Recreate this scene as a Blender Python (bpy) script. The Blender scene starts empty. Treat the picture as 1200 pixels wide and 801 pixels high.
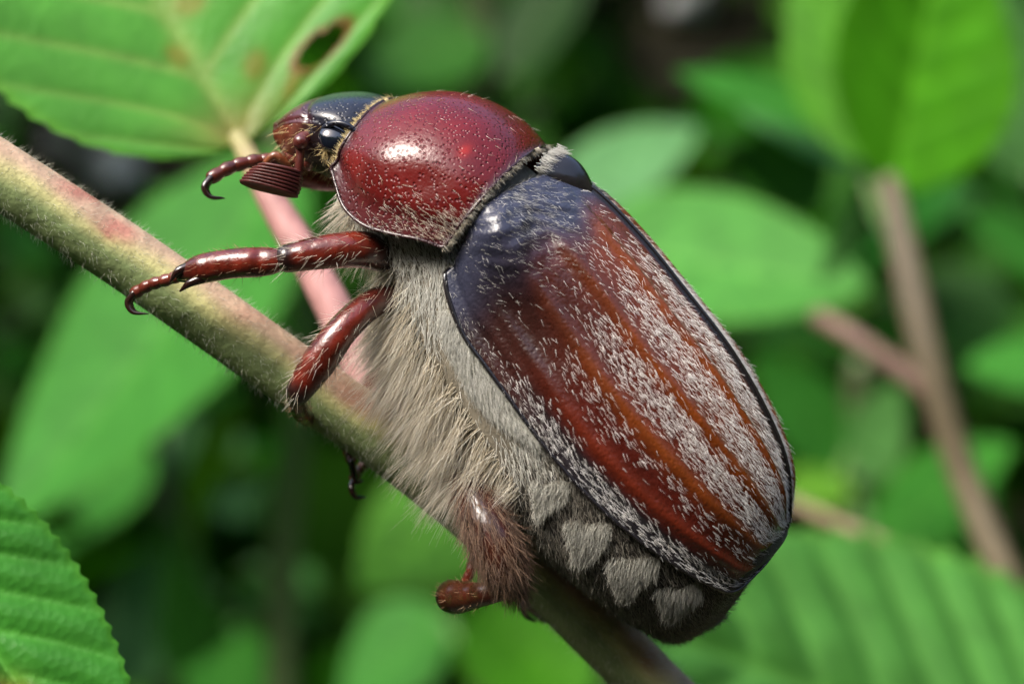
import bpy, math, random
import numpy as np
from mathutils import Vector

R = math.radians
rng = np.random.default_rng(11)
random.seed(11)
scene = bpy.context.scene
COL = scene.collection

# ------------------------------------------------------------------ camera
# 1 Blender unit = 1 cm.  Shapes are drafted in tenths of a grain: K cm each.
K = 0.0035833
DIST = 2511.6                     # camera distance to the beetle's mid plane, in drafting units
cd = bpy.data.cameras.new('camera')
cam = bpy.data.objects.new('camera', cd); COL.objects.link(cam)
cam.location = (0, -DIST*K, 0); cam.rotation_euler = (R(90), 0, 0)
cd.sensor_width = 36; cd.lens = 36*DIST/1200.0
cd.clip_start = 0.1; cd.clip_end = 20000
cd.dof.use_dof = True
cd.dof.focus_distance = (DIST-75)*K
cd.dof.aperture_fstop = 0.36
scene.camera = cam

# ------------------------------------------------------------------ world, sun, exposure
SUN_EL, SUN_AZ = 48, 224          # azimuth from +Y, clockwise seen from above
world = bpy.data.worlds.new('World'); scene.world = world; world.use_nodes = True
wn = world.node_tree
sky = wn.nodes.new('ShaderNodeTexSky'); sky.sky_type = 'NISHITA'; sky.sun_disc = False
sky.sun_elevation = R(SUN_EL); sky.sun_rotation = R(SUN_AZ)
sky.air_density = 1.0; sky.dust_density = 4.0; sky.ozone_density = 1.0
bg = wn.nodes['Background']; bg.inputs['Strength'].default_value = 0.15
wn.links.new(sky.outputs[0], bg.inputs['Color'])
sl = bpy.data.lights.new('sun', 'SUN'); sl.energy = 2.0; sl.angle = R(24); sl.color = (1, .95, .86)
so = bpy.data.objects.new('sun', sl); COL.objects.link(so)
az, el = R(SUN_AZ), R(SUN_EL)
sdir = Vector((math.sin(az)*math.cos(el), math.cos(az)*math.cos(el), math.sin(el)))
so.rotation_euler = sdir.to_track_quat('Z', 'Y').to_euler(); so.location = (0, 0, 60)
scene.view_settings.view_transform = 'Standard'; scene.view_settings.look = 'None'
scene.view_settings.exposure = 1.35; scene.view_settings.gamma = 1
scene.cycles.use_denoising = True
scene.cycles.max_bounces = 6; scene.cycles.transparent_max_bounces = 6

# ------------------------------------------------------------------ materials
def new_mat(name):
    m = bpy.data.materials.new(name); m.use_nodes = True
    return m, m.node_tree, m.node_tree.nodes['Principled BSDF']
def N(nt, t, **kw):
    n = nt.nodes.new(t)
    for k, v in kw.items():
        if k in n.inputs: n.inputs[k].default_value = v
        else: setattr(n, k, v)
    return n
def lk(nt, a, b): nt.links.new(a, b)

def mat_pigment(name, rough=.3, spec=.5, coat=0., bump=(), noise_amt=.25, noise_scale=8, rough_var=.1, sss=0., sheen=0., coat_rough=.1):
    """colour from the mesh's own pigment attribute, broken up by noise, with fine relief"""
    m, nt, b = new_mat(name)
    at = N(nt, 'ShaderNodeAttribute', attribute_name='Col')
    tc = N(nt, 'ShaderNodeTexCoord')
    no = N(nt, 'ShaderNodeTexNoise', Scale=noise_scale, Detail=6)
    lk(nt, tc.outputs['Object'], no.inputs['Vector'])
    mr = N(nt, 'ShaderNodeMapRange'); mr.inputs['From Min'].default_value = .3; mr.inputs['From Max'].default_value = .7
    mr.inputs['To Min'].default_value = 1-noise_amt; mr.inputs['To Max'].default_value = 1+noise_amt
    lk(nt, no.outputs['Fac'], mr.inputs['Value'])
    vm = N(nt, 'ShaderNodeVectorMath', operation='SCALE')
    lk(nt, at.outputs['Color'], vm.inputs[0]); lk(nt, mr.outputs[0], vm.inputs['Scale'])
    lk(nt, vm.outputs[0], b.inputs['Base Color'])
    b.inputs['Roughness'].default_value = rough
    if rough_var:
        n2 = N(nt, 'ShaderNodeTexNoise', Scale=noise_scale*3, Detail=4)
        lk(nt, tc.outputs['Object'], n2.inputs['Vector'])
        m2 = N(nt, 'ShaderNodeMapRange'); m2.inputs['To Min'].default_value = max(.02, rough-rough_var); m2.inputs['To Max'].default_value = rough+rough_var
        lk(nt, n2.outputs['Fac'], m2.inputs['Value']); lk(nt, m2.outputs[0], b.inputs['Roughness'])
    b.inputs['Specular IOR Level'].default_value = spec
    b.inputs['Coat Weight'].default_value = coat; b.inputs['Coat Roughness'].default_value = coat_rough
    if sss: b.inputs['Subsurface Weight'].default_value = sss; b.inputs['Subsurface Scale'].default_value = .02
    if sheen: b.inputs['Sheen Weight'].default_value = sheen
    prev = None
    for kind, sc, st, dist in bump:
        if kind == 'pits':
            t = N(nt, 'ShaderNodeTexVoronoi', Scale=sc); out = t.outputs['Distance']
            w = N(nt, 'ShaderNodeMapRange'); w.inputs['From Max'].default_value = .42; w.interpolation_type = 'SMOOTHSTEP'
            lk(nt, out, w.inputs['Value']); out = w.outputs[0]
        else:
            t = N(nt, 'ShaderNodeTexNoise', Scale=sc, Detail=5); out = t.outputs['Fac']
        lk(nt, tc.outputs['Object'], t.inputs['Vector'])
        bp_ = N(nt, 'ShaderNodeBump', Strength=st, Distance=dist)
        lk(nt, out, bp_.inputs['Height'])
        if prev: lk(nt, prev.outputs[0], bp_.inputs['Normal'])
        prev = bp_
    if prev:
        lk(nt, prev.outputs[0], b.inputs['Normal'])
    return m

def mat_plain(name, c, rough=.4, spec=.5, coat=0., bump=None, var=.15, scale=10, sheen=0, trans=0):
    m, nt, b = new_mat(name)
    tc = N(nt, 'ShaderNodeTexCoord'); no = N(nt, 'ShaderNodeTexNoise', Scale=scale, Detail=6)
    lk(nt, tc.outputs['Object'], no.inputs['Vector'])
    cr = N(nt, 'ShaderNodeValToRGB')
    cr.color_ramp.elements[0].position = .3; cr.color_ramp.elements[1].position = .7
    cr.color_ramp.elements[0].color = [x*(1-var) for x in c]+[1]; cr.color_ramp.elements[1].color = [min(1, x*(1+var)) for x in c]+[1]
    lk(nt, no.outputs['Fac'], cr.inputs[0]); lk(nt, cr.outputs[0], b.inputs['Base Color'])
    b.inputs['Roughness'].default_value = rough; b.inputs['Specular IOR Level'].default_value = spec
    b.inputs['Coat Weight'].default_value = coat; b.inputs['Coat Roughness'].default_value = .08
    if bump:
        bb = N(nt, 'ShaderNodeBump', Strength=bump[1], Distance=bump[2])
        n2 = N(nt, 'ShaderNodeTexNoise', Scale=bump[0], Detail=5); lk(nt, tc.outputs['Object'], n2.inputs['Vector'])
        lk(nt, n2.outputs['Fac'], bb.inputs['Height']); lk(nt, bb.outputs[0], b.inputs['Normal'])
    return m

def mat_hair(name, c0, c1, rough=.45, spec=.4, transl=.25):
    """each hair its own shade between two colours"""
    m, nt, b = new_mat(name)
    g = N(nt, 'ShaderNodeNewGeometry'); cr = N(nt, 'ShaderNodeValToRGB')
    cr.color_ramp.elements[0].color = list(c0)+[1]; cr.color_ramp.elements[1].color = list(c1)+[1]
    lk(nt, g.outputs['Random Per Island'], cr.inputs[0]); lk(nt, cr.outputs[0], b.inputs['Base Color'])
    b.inputs['Roughness'].default_value = rough; b.inputs['Specular IOR Level'].default_value = spec
    if transl:
        tr = N(nt, 'ShaderNodeBsdfTranslucent'); mx = N(nt, 'ShaderNodeMixShader'); mx.inputs[0].default_value = transl
        lk(nt, cr.outputs[0], tr.inputs['Color'])
        out = nt.nodes['Material Output']
        lk(nt, b.outputs[0], mx.inputs[1]); lk(nt, tr.outputs[0], mx.inputs[2]); lk(nt, mx.outputs[0], out.inputs['Surface'])
    return m

def mat_leaf(name, transl=.35, rough=.42, noise_scale=3.0, fine=True, spec=.22):
    m, nt, b = new_mat(name)
    at = N(nt, 'ShaderNodeAttribute', attribute_name='Col')
    tc = N(nt, 'ShaderNodeTexCoord')
    no = N(nt, 'ShaderNodeTexNoise', Scale=noise_scale, Detail=7); lk(nt, tc.outputs['Object'], no.inputs['Vector'])
    mr = N(nt, 'ShaderNodeMapRange'); mr.inputs['From Min'].default_value = .3; mr.inputs['From Max'].default_value = .7
    mr.inputs['To Min'].default_value = .8; mr.inputs['To Max'].default_value = 1.2
    lk(nt, no.outputs['Fac'], mr.inputs['Value'])
    vm = N(nt, 'ShaderNodeVectorMath', operation='SCALE')
    lk(nt, at.outputs['Color'], vm.inputs[0]); lk(nt, mr.outputs[0], vm.inputs['Scale'])
    lk(nt, vm.outputs[0], b.inputs['Base Color'])
    b.inputs['Roughness'].default_value = rough; b.inputs['Specular IOR Level'].default_value = spec
    tr = N(nt, 'ShaderNodeBsdfTranslucent'); mx = N(nt, 'ShaderNodeMixShader'); mx.inputs[0].default_value = transl
    tint = N(nt, 'ShaderNodeVectorMath', operation='MULTIPLY'); tint.inputs[1].default_value = (1.5, 1.5, .35)
    lk(nt, vm.outputs[0], tint.inputs[0]); lk(nt, tint.outputs[0], tr.inputs['Color'])
    if fine:
        v = N(nt, 'ShaderNodeTexVoronoi', Scale=26); lk(nt, tc.outputs['Object'], v.inputs['Vector'])
        bb = N(nt, 'ShaderNodeBump', Strength=.35, Distance=.012); lk(nt, v.outputs['Distance'], bb.inputs['Height'])
        lk(nt, bb.outputs[0], b.inputs['Normal'])
    out = nt.nodes['Material Output']
    lk(nt, b.outputs[0], mx.inputs[1]); lk(nt, tr.outputs[0], mx.inputs[2]); lk(nt, mx.outputs[0], out.inputs['Surface'])
    return m

M_ely = mat_pigment('wing_case_chitin', rough=.28, spec=.38, coat=.28, coat_rough=.2, bump=(('noise', 60, .35, .01), ('pits', 42, .25, .006)), noise_amt=.22, noise_scale=9)
M_pro = mat_pigment('pronotum_chitin', rough=.24, spec=.38, coat=.25, coat_rough=.12, bump=(('pits', 52, .6, .012), ('noise', 90, .3, .006)), noise_amt=.2, noise_scale=6)
M_head = mat_pigment('head_chitin', rough=.32, spec=.55, coat=.3, coat_rough=.15, bump=(('pits', 52, .6, .01),), noise_amt=.2, noise_scale=8)
M_leg = mat_pigment('leg_chitin', rough=.3, spec=.5, coat=.5, coat_rough=.12, bump=(('noise', 16, .35, .02), ('noise', 80, .25, .005)), noise_amt=.5, noise_scale=12)
M_body = mat_pigment('body_cuticle', rough=.55, spec=.3, bump=(('noise', 70, .5, .012),), noise_amt=.3, noise_scale=14, sheen=.1)
M_eye = mat_plain('eye_glass', (.006, .008, .014), rough=.08, spec=.7, coat=1, var=.1)
M_black = mat_plain('black_chitin', (.012, .010, .011), rough=.22, spec=.5, coat=.5, bump=(60, .2, .006))
M_lam = mat_plain('antenna_chitin', (.075, .014, .012), rough=.42, spec=.4, bump=(80, .3, .006), var=.25, scale=20)
M_claw = mat_plain('claw_chitin', (.02, .008, .006), rough=.2, coat=.6)
M_stem = mat_pigment('stem_skin', rough=.55, spec=.35, bump=(('noise', 14, .4, .03), ('noise', 60, .3, .008)), noise_amt=.2, noise_scale=7, sss=.0)
M_leaf = mat_leaf('leaf_blade')
M_leaff = mat_leaf('leaf_blade_far', fine=False, rough=.5, spec=.1, transl=.4)
H_white = mat_hair('white_bristle', (.78, .76, .72), (.95, .94, .92), transl=.1)
H_fur = mat_hair('cream_fur', (.58, .50, .36), (.96, .93, .84), transl=.4)
H_gold = mat_hair('gold_fringe', (.5, .36, .14), (.9, .78, .45), transl=.3)
H_brown = mat_hair('brown_bristle', (.12, .055, .025), (.5, .32, .18), transl=.15)
H_thigh = mat_hair('thigh_bristle', (.05, .025, .018), (.32, .20, .13), transl=.1)
H_grey = mat_hair('grey_down', (.16, .14, .11), (.5, .47, .40), transl=.2)
H_patch = mat_hair('white_down', (.5, .49, .43), (.85, .84, .78), transl=.15)
H_spot = mat_hair('spot_down', (.34, .33, .28), (.70, .69, .62), transl=.15)
H_stem = mat_hair('stem_down', (.45, .48, .36), (.85, .85, .75), transl=.4)

# ------------------------------------------------------------------ geometry helpers
ORG = {}
def finish(me, name, mat, parent, smooth=True, kind=None):
    o = bpy.data.objects.new(name, me); COL.objects.link(o)
    if mat: me.materials.append(mat)
    if parent is not None:
        o.parent = parent; ORG[o] = ORG[parent]
    else: ORG[o] = np.zeros(3)
    if smooth: me.shade_smooth()
    if kind: o['kind'] = kind
    return o
def mesh(name, V, F, mat, parent=None, col=None, smooth=True, kind=None):
    V = np.asarray(V, float).reshape(-1, 3)*K
    if parent is not None: V = V - ORG[parent]
    me = bpy.data.meshes.new(name)
    F = np.asarray(F)
    n = F.shape[1]
    me.vertices.add(len(V)); me.vertices.foreach_set('co', V.astype(np.float32).ravel())
    me.loops.add(F.size); me.loops.foreach_set('vertex_index', F.astype(np.int32).ravel())
    me.polygons.add(len(F)); me.polygons.foreach_set('loop_start', np.arange(0, F.size, n, dtype=np.int32))
    me.update(calc_edges=True); me.validate()
    if col is not None:
        a = me.color_attributes.new('Col', 'FLOAT_COLOR', 'POINT')
        c = np.ones((len(V), 4), np.float32); c[:, :3] = np.asarray(col).reshape(-1, 3)
        a.data.foreach_set('color', c.ravel())
    return finish(me, name, mat, parent, smooth, kind)
def empty(name, at, label, cat, group=None):
    o = bpy.data.objects.new(name, None); COL.objects.link(o)
    o.empty_display_size = .2
    o.location = np.asarray(at)*K; ORG[o] = np.asarray(at, float)*K
    o['label'] = label; o['category'] = cat
    if group: o['group'] = group
    return o
def nrm(a): return a/np.maximum(np.linalg.norm(a, axis=-1, keepdims=True), 1e-9)
def gridfaces(nu, nv, wrap=False):
    i, j = np.meshgrid(np.arange(nu-1), np.arange(nv if wrap else nv-1), indexing='ij')
    j2 = (j+1) % nv
    return np.stack([i*nv+j, (i+1)*nv+j, (i+1)*nv+j2, i*nv+j2], -1).reshape(-1, 4)
def grid(name, P, mat, parent, col=None, wrap=False, kind=None):
    nu, nv = P.shape[:2]
    return mesh(name, P, gridfaces(nu, nv, wrap), mat, parent, col, kind=kind)
def spline(ts, pts, t):
    """Catmull-Rom style cubic through pts at ts"""
    ts = np.asarray(ts, float); pts = np.asarray(pts, float)
    if pts.ndim == 1: pts = pts[:, None]
    m = np.zeros_like(pts); d = (pts[1:]-pts[:-1])/(ts[1:]-ts[:-1])[:, None]
    m[1:-1] = .5*(d[1:]+d[:-1]); m[0] = d[0]; m[-1] = d[-1]
    t = np.clip(np.asarray(t, float), ts[0], ts[-1])
    k = np.clip(np.searchsorted(ts, t, 'right')-1, 0, len(ts)-2)
    h = ts[k+1]-ts[k]; x = ((t-ts[k])/h)[..., None]; h = h[..., None]
    return (2*x**3-3*x**2+1)*pts[k]+(x**3-2*x**2+x)*h*m[k]+(-2*x**3+3*x**2)*pts[k+1]+(x**3-x**2)*h*m[k+1]
def arc_t(pts):
    d = np.r_[0, np.cumsum(np.linalg.norm(np.diff(np.asarray(pts, float), axis=0), axis=1))]
    return d/d[-1]
def sm(e0, e1, x):
    t = np.clip((x-e0)/(e1-e0), 0, 1); return t*t*(3-2*t)
def gauss(x, c, w): return np.exp(-((x-c)/w)**2)
def mixc(a, b, f):
    return np.asarray(a)*(1-f)[..., None]+np.asarray(b)*f[..., None]
def pt(px, py, y=0.):
    """point at depth y behind the beetle's mid plane"""
    s = (DIST+y)/DIST
    return np.array([(px-600)*s, y, (400.5-py)*s])

def frames(C):
    T = np.gradient(C, axis=0); T = nrm(T)
    n = np.zeros_like(C); up = np.array([0., -1, .2]); up = up-T[0]*up.dot(T[0]); n[0] = up/np.linalg.norm(up)
    for i in range(1, len(C)):
        v = n[i-1]-T[i]*n[i-1].dot(T[i]); n[i] = v/np.linalg.norm(v)
    return T, n, np.cross(T, n)
def tube_surf(pts, rad, n=24, sides=12, rad2=None, capped=True, lump=0, seed=0):
    """tapered tube through pts; rad along n (towards the viewer), rad2 across"""
    pts = np.asarray(pts, float); ts = arc_t(pts); t = np.linspace(0, 1, n)
    C = spline(ts, pts, t); r = np.interp(t, np.linspace(0, 1, len(rad)), rad) if len(rad) != len(pts) else spline(ts, rad, t)[:, 0]
    r2 = r if rad2 is None else (spline(ts, rad2, t)[:, 0] if len(rad2) == len(pts) else np.interp(t, np.linspace(0, 1, len(rad2)), rad2))
    T, nn, bb = frames(C)
    if lump:
        g = np.random.default_rng(seed); r = r*(1+lump*np.interp(t, np.linspace(0, 1, 14), g.normal(size=14)))
    a = np.linspace(0, 2*math.pi, sides, endpoint=False)
    P = C[:, None]+nn[:, None]*(r[:, None]*np.cos(a))[..., None]+bb[:, None]*(r2[:, None]*np.sin(a))[..., None]
    if capped:
        out = []
        for e, sgn in ((0, -1), (-1, 1)):
            caps = [C[e]+(P[e]-C[e])*math.cos(q)+sgn*T[e]*min(r[e], r2[e])*math.sin(q)*.8 for q in (R(30), R(60), R(89))]
            out.append(caps)
        P = np.concatenate([np.array(out[0][::-1]), P, np.array(out[1])])
        t = np.concatenate([[0, 0, 0], t, [1, 1, 1]])
    return P, t
def tube(name, pts, rad, mat, parent, col=None, n=24, sides=12, rad2=None, **kw):
    P, t = tube_surf(pts, rad, n, sides, rad2, **kw)
    a = np.linspace(0, 2*math.pi, P.shape[1], endpoint=False)
    c = None
    if col is not None:
        c = col(np.broadcast_to(t[:, None], P.shape[:2]), np.broadcast_to(a[None], P.shape[:2]), P) if callable(col) else np.broadcast_to(np.asarray(col, float), P.shape)
    o = grid(name, P, mat, parent, c, wrap=True)
    return o, P
def ellipsoid(name, c, axes, mat, parent, col=None, nu=18, nv=24):
    """axes: three vectors"""
    th = np.linspace(.001, math.pi-.001, nu); ph = np.linspace(0, 2*math.pi, nv, endpoint=False)
    X = np.asarray(axes, float)
    P = np.asarray(c)+np.cos(th)[:, None, None]*X[0]+(np.sin(th)[:, None]*np.cos(ph))[..., None]*X[1]+(np.sin(th)[:, None]*np.sin(ph))[..., None]*X[2]
    return grid(name, P, mat, parent, None if col is None else np.broadcast_to(np.asarray(col, float), P.shape), wrap=True)

def surf_sample(P, n, dens=None, wrap=False):
    """n random points on grid surface P: positions, normals, du, dv directions, u, v"""
    nu, nv = P.shape[:2]
    Q = np.concatenate([P, P[:, :1]], 1) if wrap else P
    nvq = Q.shape[1]-1
    e1 = Q[1:, :-1]-Q[:-1, :-1]; e2 = Q[:-1, 1:]-Q[:-1, :-1]
    nr = np.cross(e1, e2); w = np.linalg.norm(nr, axis=-1)
    uu, vv = np.meshgrid((np.arange(nu-1)+.5)/(nu-1), (np.arange(nvq)+.5)/nvq, indexing='ij')
    if dens is not None: w = w*np.maximum(dens(uu, vv), 0)
    w = w.ravel(); idx = rng.choice(len(w), n, p=w/w.sum())
    i, j = np.divmod(idx, nvq); a = rng.random(n)[:, None]; b = rng.random(n)[:, None]
    p = Q[i, j]*(1-a)*(1-b)+Q[i+1, j]*a*(1-b)+Q[i, j+1]*(1-a)*b+Q[i+1, j+1]*a*b
    return p, nrm(nr[i, j]), nrm(e1[i, j]), nrm(e2[i, j]), (i+a[:, 0])/(nu-1), (j+b[:, 0])/nvq
def hairs(name, roots, dirs, length, rad, mat, parent, bend=None, nseg=3, sides=3, jitter=.15, taper=.85):
    n = len(roots)
    if n == 0: return
    length = np.broadcast_to(length, n)[:, None]; dirs = nrm(dirs+rng.normal(size=(n, 3))*jitter)
    bend = np.zeros((n, 3)) if bend is None else np.broadcast_to(bend, (n, 3))+rng.normal(size=(n, 3))*.12*(np.abs(bend).max() > 0)
    ref = np.where(np.abs(dirs[:, :1]) < .7, [[1., 0, 0]], [[0, 0, 1.]])
    b1 = nrm(np.cross(dirs, ref)); b2 = np.cross(dirs, b1)
    rad = np.broadcast_to(rad, n)[:, None]
    rings = []
    for k in range(nseg+1):
        t = k/nseg
        c = roots+dirs*length*t+bend*length*t*t
        r = rad*(1-taper*t)
        rings.append(np.stack([c+b1*r*math.cos(q)+b2*r*math.sin(q) for q in np.linspace(0, 2*math.pi, sides, endpoint=False)], 1))
    V = np.stack(rings, 1)                       # n, nseg+1, sides, 3
    base = (np.arange(n)*(nseg+1)*sides)[:, None, None]
    k, s = np.meshgrid(np.arange(nseg), np.arange(sides), indexing='ij')
    f = np.stack([k*sides+s, k*sides+(s+1) % sides, (k+1)*sides+(s+1) % sides, (k+1)*sides+s], -1).reshape(1, -1, 4)
    F = (base+f).reshape(-1, 4)
    return mesh(name, V.reshape(-1, 3), F, mat, parent, kind='stuff')

# ------------------------------------------------------------------ ground
def ground_z(r): return -6200+sm(7000, 21000, r)*17500+sm(25000, 90000, r)*9000  # bank also rises unseen behind the camera, shaped to cut low sky reflections
def ground():
    rr = np.concatenate([np.linspace(10, 5000, 14), np.linspace(5600, 26000, 60), np.linspace(29000, 110000, 12)])
    q = np.linspace(0, 2*math.pi, 121)
    X, Y = rr[:, None]*np.cos(q), rr[:, None]*np.sin(q)
    g = np.random.default_rng(4)
    Z = ground_z(np.hypot(X, Y))
    for _ in range(26):
        kx, ky = g.normal(size=2)/2200; Z = Z+90*np.sin(kx*X+ky*Y+g.random()*6)
    m, nt, b = new_mat('soil_and_litter')
    tc = N(nt, 'ShaderNodeTexCoord'); no = N(nt, 'ShaderNodeTexNoise', Scale=.6, Detail=10, Roughness=.7)
    lk(nt, tc.outputs['Object'], no.inputs['Vector'])
    cr = N(nt, 'ShaderNodeValToRGB'); e = cr.color_ramp.elements
    e[0].position = .35; e[0].color = (.018, .018, .010, 1); e[1].position = .7; e[1].color = (.075, .065, .035, 1)
    lk(nt, no.outputs['Fac'], cr.inputs[0]); lk(nt, cr.outputs[0], b.inputs['Base Color']); b.inputs['Roughness'].default_value = .95
    bb = N(nt, 'ShaderNodeBump', Strength=.8, Distance=.6); lk(nt, no.outputs['Fac'], bb.inputs['Height']); lk(nt, bb.outputs[0], b.inputs['Normal'])
    o = grid('ground', np.stack([X, Y, Z], -1), m, None); o['kind'] = 'structure'
ground()

# ------------------------------------------------------------------ leaves
def leaf_surf(base, tip, hw, face, nu=64, nv=41, power=.75, skew=0., veins=8, quilt=.014, fold=.12, curl=0., teeth=18, tooth=.03, asym=1., wav=.02, seed=0):
    """a toothed, quilted blade from base to tip; face = the way its upper side looks"""
    g = np.random.default_rng(seed)
    base = np.asarray(base, float); tip = np.asarray(tip, float)
    ax = tip-base; L = np.linalg.norm(ax); ax /= L
    face = np.asarray(face, float); f = face-ax*face.dot(ax); f /= np.linalg.norm(f); sd = np.cross(ax, f)
    s = np.linspace(0, 1, nu)[:, None]; w = np.linspace(-1, 1, nv)[None]
    prof = np.sin(math.pi*np.clip(s, 0, 1)**.8)**power*(1-.12*s)
    prof = np.maximum(prof, .004)
    edge = 1+tooth*(2*np.abs(((s*teeth) % 1)-.3)-.6)*np.abs(w)**6*2
    W = hw*prof*edge*np.where(w > 0, asym, 1.)
    aw = np.abs(w)
    ph = (s-.30*aw*(1-s*.4))*veins
    d = np.abs((ph % 1)-.5)*2              # 0 mid-panel .. 1 on the vein
    vein = np.clip(gauss(d, 1, .16)*(1-.6*aw)+gauss(w, 0, .035+.02*(1-s)), 0, 1)*np.ones_like(W)
    hgt = quilt*hw*(1-d**2)*(1-aw**8)*np.clip(aw*4, 0, 1)+fold*hw*aw**1.3*prof-quilt*hw*.8*gauss(w, 0, .05)
    hgt = hgt+curl*L*(-(s-.3)**2)+wav*hw*np.sin(s*9+g.random()*6+np.sign(w)*1.3)*aw**2
    P = base+ax*(s*L+skew*hw*aw*prof)[..., None]+sd*(W*w)[..., None]+f*hgt[..., None]
    return P, np.broadcast_to(s, W.shape), np.broadcast_to(w, W.shape), vein
def leaf(name, parent, base, tip, hw, face, col=(.055, .19, .03), vcol=None, far=True, hole=None, tint=None, **kw):
    P, s, w, vein = leaf_surf(base, tip, hw, face, **kw)
    col = np.asarray(col, float); vcol = col*1.6+np.array([.03, .02, .01]) if vcol is None else np.asarray(vcol)
    C = mixc(np.broadcast_to(col, P.shape), vcol, vein*.7)
    C = mixc(C, col*np.array([1.5, 1.15, .8]), sm(.9, 1, np.abs(w))*.6)
    if tint is not None: C = tint(C, s, w)
    F = gridfaces(*P.shape[:2])
    if hole:
        hs, hwid, ds, dw = hole
        q = np.sqrt(((s-hs)/ds)**2+((w-hwid)/dw)**2)+.12*np.sin(np.arctan2(w-hwid, s-hs)*3+1)
        C = mixc(C, (.16, .085, .02), sm(1.6, 1.15, q))
        qf = q.ravel()[F].mean(1); F = F[qf > 1]
    return mesh(name, P, F, M_leaff if far else M_leaf, parent, C), P

def stem_col(c1, c2):
    c1, c2 = np.asarray(c1, float), np.asarray(c2, float)
    return lambda t, a, P: mixc(np.broadcast_to(c1, P.shape), c2, .5+.5*np.sin(t*23+np.sin(t*9)*2)*np.cos(a*.5))

# background plants: stem polyline (px, py, depth), width, then leaves
G1, G2, G3, G4 = (.042, .205, .026), (.070, .255, .045), (.055, .235, .006), (.10, .27, .10)
def deeper(p): return (p[0], p[1], p[2]*2.05)
def plant(name, label, stem, rad, scol, leaves, cat='plant', group='background bramble plants'):
    stem = [deeper(p) for p in stem]; rad = rad*.75*(DIST+stem[0][2])/DIST
    pts = [pt(*p) for p in stem]
    foot = pts[-1].copy(); foot[2] = -6150; foot[0] += 120
    mid = .5*(pts[-1]+foot)+np.array([60., 0, 0]); path = pts+[mid, foot]
    t = empty(name, foot, label, cat, group)
    tube('stem', path, [rad*.8]+[rad]*(len(path)-2)+[rad*1.2], M_stem, t, stem_col(scol, np.asarray(scol)*.7), n=60, sides=12, lump=.05)
    ts = arc_t(path); cl = spline(ts, np.array(path), np.linspace(0, 1, 200))
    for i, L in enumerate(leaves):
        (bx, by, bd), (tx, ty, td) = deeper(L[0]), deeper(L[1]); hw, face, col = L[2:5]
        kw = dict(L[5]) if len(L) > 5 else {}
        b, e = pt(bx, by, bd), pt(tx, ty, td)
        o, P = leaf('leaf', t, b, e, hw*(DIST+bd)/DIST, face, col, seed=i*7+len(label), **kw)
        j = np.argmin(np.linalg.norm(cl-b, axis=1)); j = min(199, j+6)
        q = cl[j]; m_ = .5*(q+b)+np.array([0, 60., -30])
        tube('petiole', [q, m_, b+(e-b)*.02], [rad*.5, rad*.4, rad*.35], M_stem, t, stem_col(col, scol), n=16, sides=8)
    return t
UP = (-.15, -.75, .65); CAMF = (0, -1, .15); LEFTUP = (-.4, -.8, .5); RUP = (.35, -.75, .55)
plant('bramble_plant', 'bramble plant with broad mid green leaf behind the beetle\'s front leg',
      [(330, 150, 2300), (350, 420, 2350), (330, 700, 2400)], 26, (.10, .16, .05),
      [((345, 185, 2250), (10, 620, 2150), 150, LEFTUP, G1, dict(veins=9, fold=.1, curl=-.05)),])
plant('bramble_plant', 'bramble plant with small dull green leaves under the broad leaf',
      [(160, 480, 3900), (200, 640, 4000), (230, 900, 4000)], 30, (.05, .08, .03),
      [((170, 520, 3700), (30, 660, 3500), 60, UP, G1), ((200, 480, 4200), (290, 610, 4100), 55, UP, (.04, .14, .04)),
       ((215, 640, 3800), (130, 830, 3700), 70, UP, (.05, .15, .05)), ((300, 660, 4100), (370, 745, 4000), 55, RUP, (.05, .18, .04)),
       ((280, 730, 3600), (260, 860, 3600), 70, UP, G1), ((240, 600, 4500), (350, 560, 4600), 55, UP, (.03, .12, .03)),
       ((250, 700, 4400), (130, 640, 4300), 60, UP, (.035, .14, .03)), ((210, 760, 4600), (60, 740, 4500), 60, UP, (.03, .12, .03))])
plant('bramble_plant', 'bramble plant with bright yellow green leaves below the hind leg',
      [(640, 600, 2700), (600, 700, 2800), (560, 900, 2800)], 26, (.10, .16, .04),
      [((590, 560, 2700), (420, 690, 2600), 95, UP, (.075, .25, .02)), ((560, 700, 2600), (690, 830, 2500), 85, UP, G3),
       ((520, 720, 3000), (400, 820, 3000), 70, UP, G1)])
plant('bramble_plant', 'bramble plant with rounded bright leaf behind the wing cases',
      [(660, 250, 2300), (700, 420, 2500), (720, 800, 2600)], 26, (.10, .15, .05),
      [((680, 280, 2100), (1020, 345, 1950), 110, UP, G2, dict(veins=7, curl=-.06)), ((640, 250, 2900), (820, 150, 2800), 60, RUP, G4)])
plant('bramble_plant', 'woody brown bramble stem with upright leaves over its forked side twig',
      [(1042, 215, 1500), (1060, 300, 1450), (1092, 440, 1400), (1130, 560, 1400), (1185, 690, 1350), (1230, 800, 1350)], 24, (.125, .10, .06),
      [((1045, 225, 1500), (1110, -110, 1600), 125, RUP, G3, dict(veins=6, fold=.25)), ((1030, 190, 1600), (940, -60, 1700), 70, LEFTUP, (.06, .22, .012)),
       ((1000, 150, 1700), (790, 85, 1600), 42, UP, G1), ((1010, 190, 1750), (865, 130, 1700), 32, UP, G4), ((1030, 215, 1700), (960, 330, 1900), 45, LEFTUP, (.04, .13, .03))])
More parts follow.
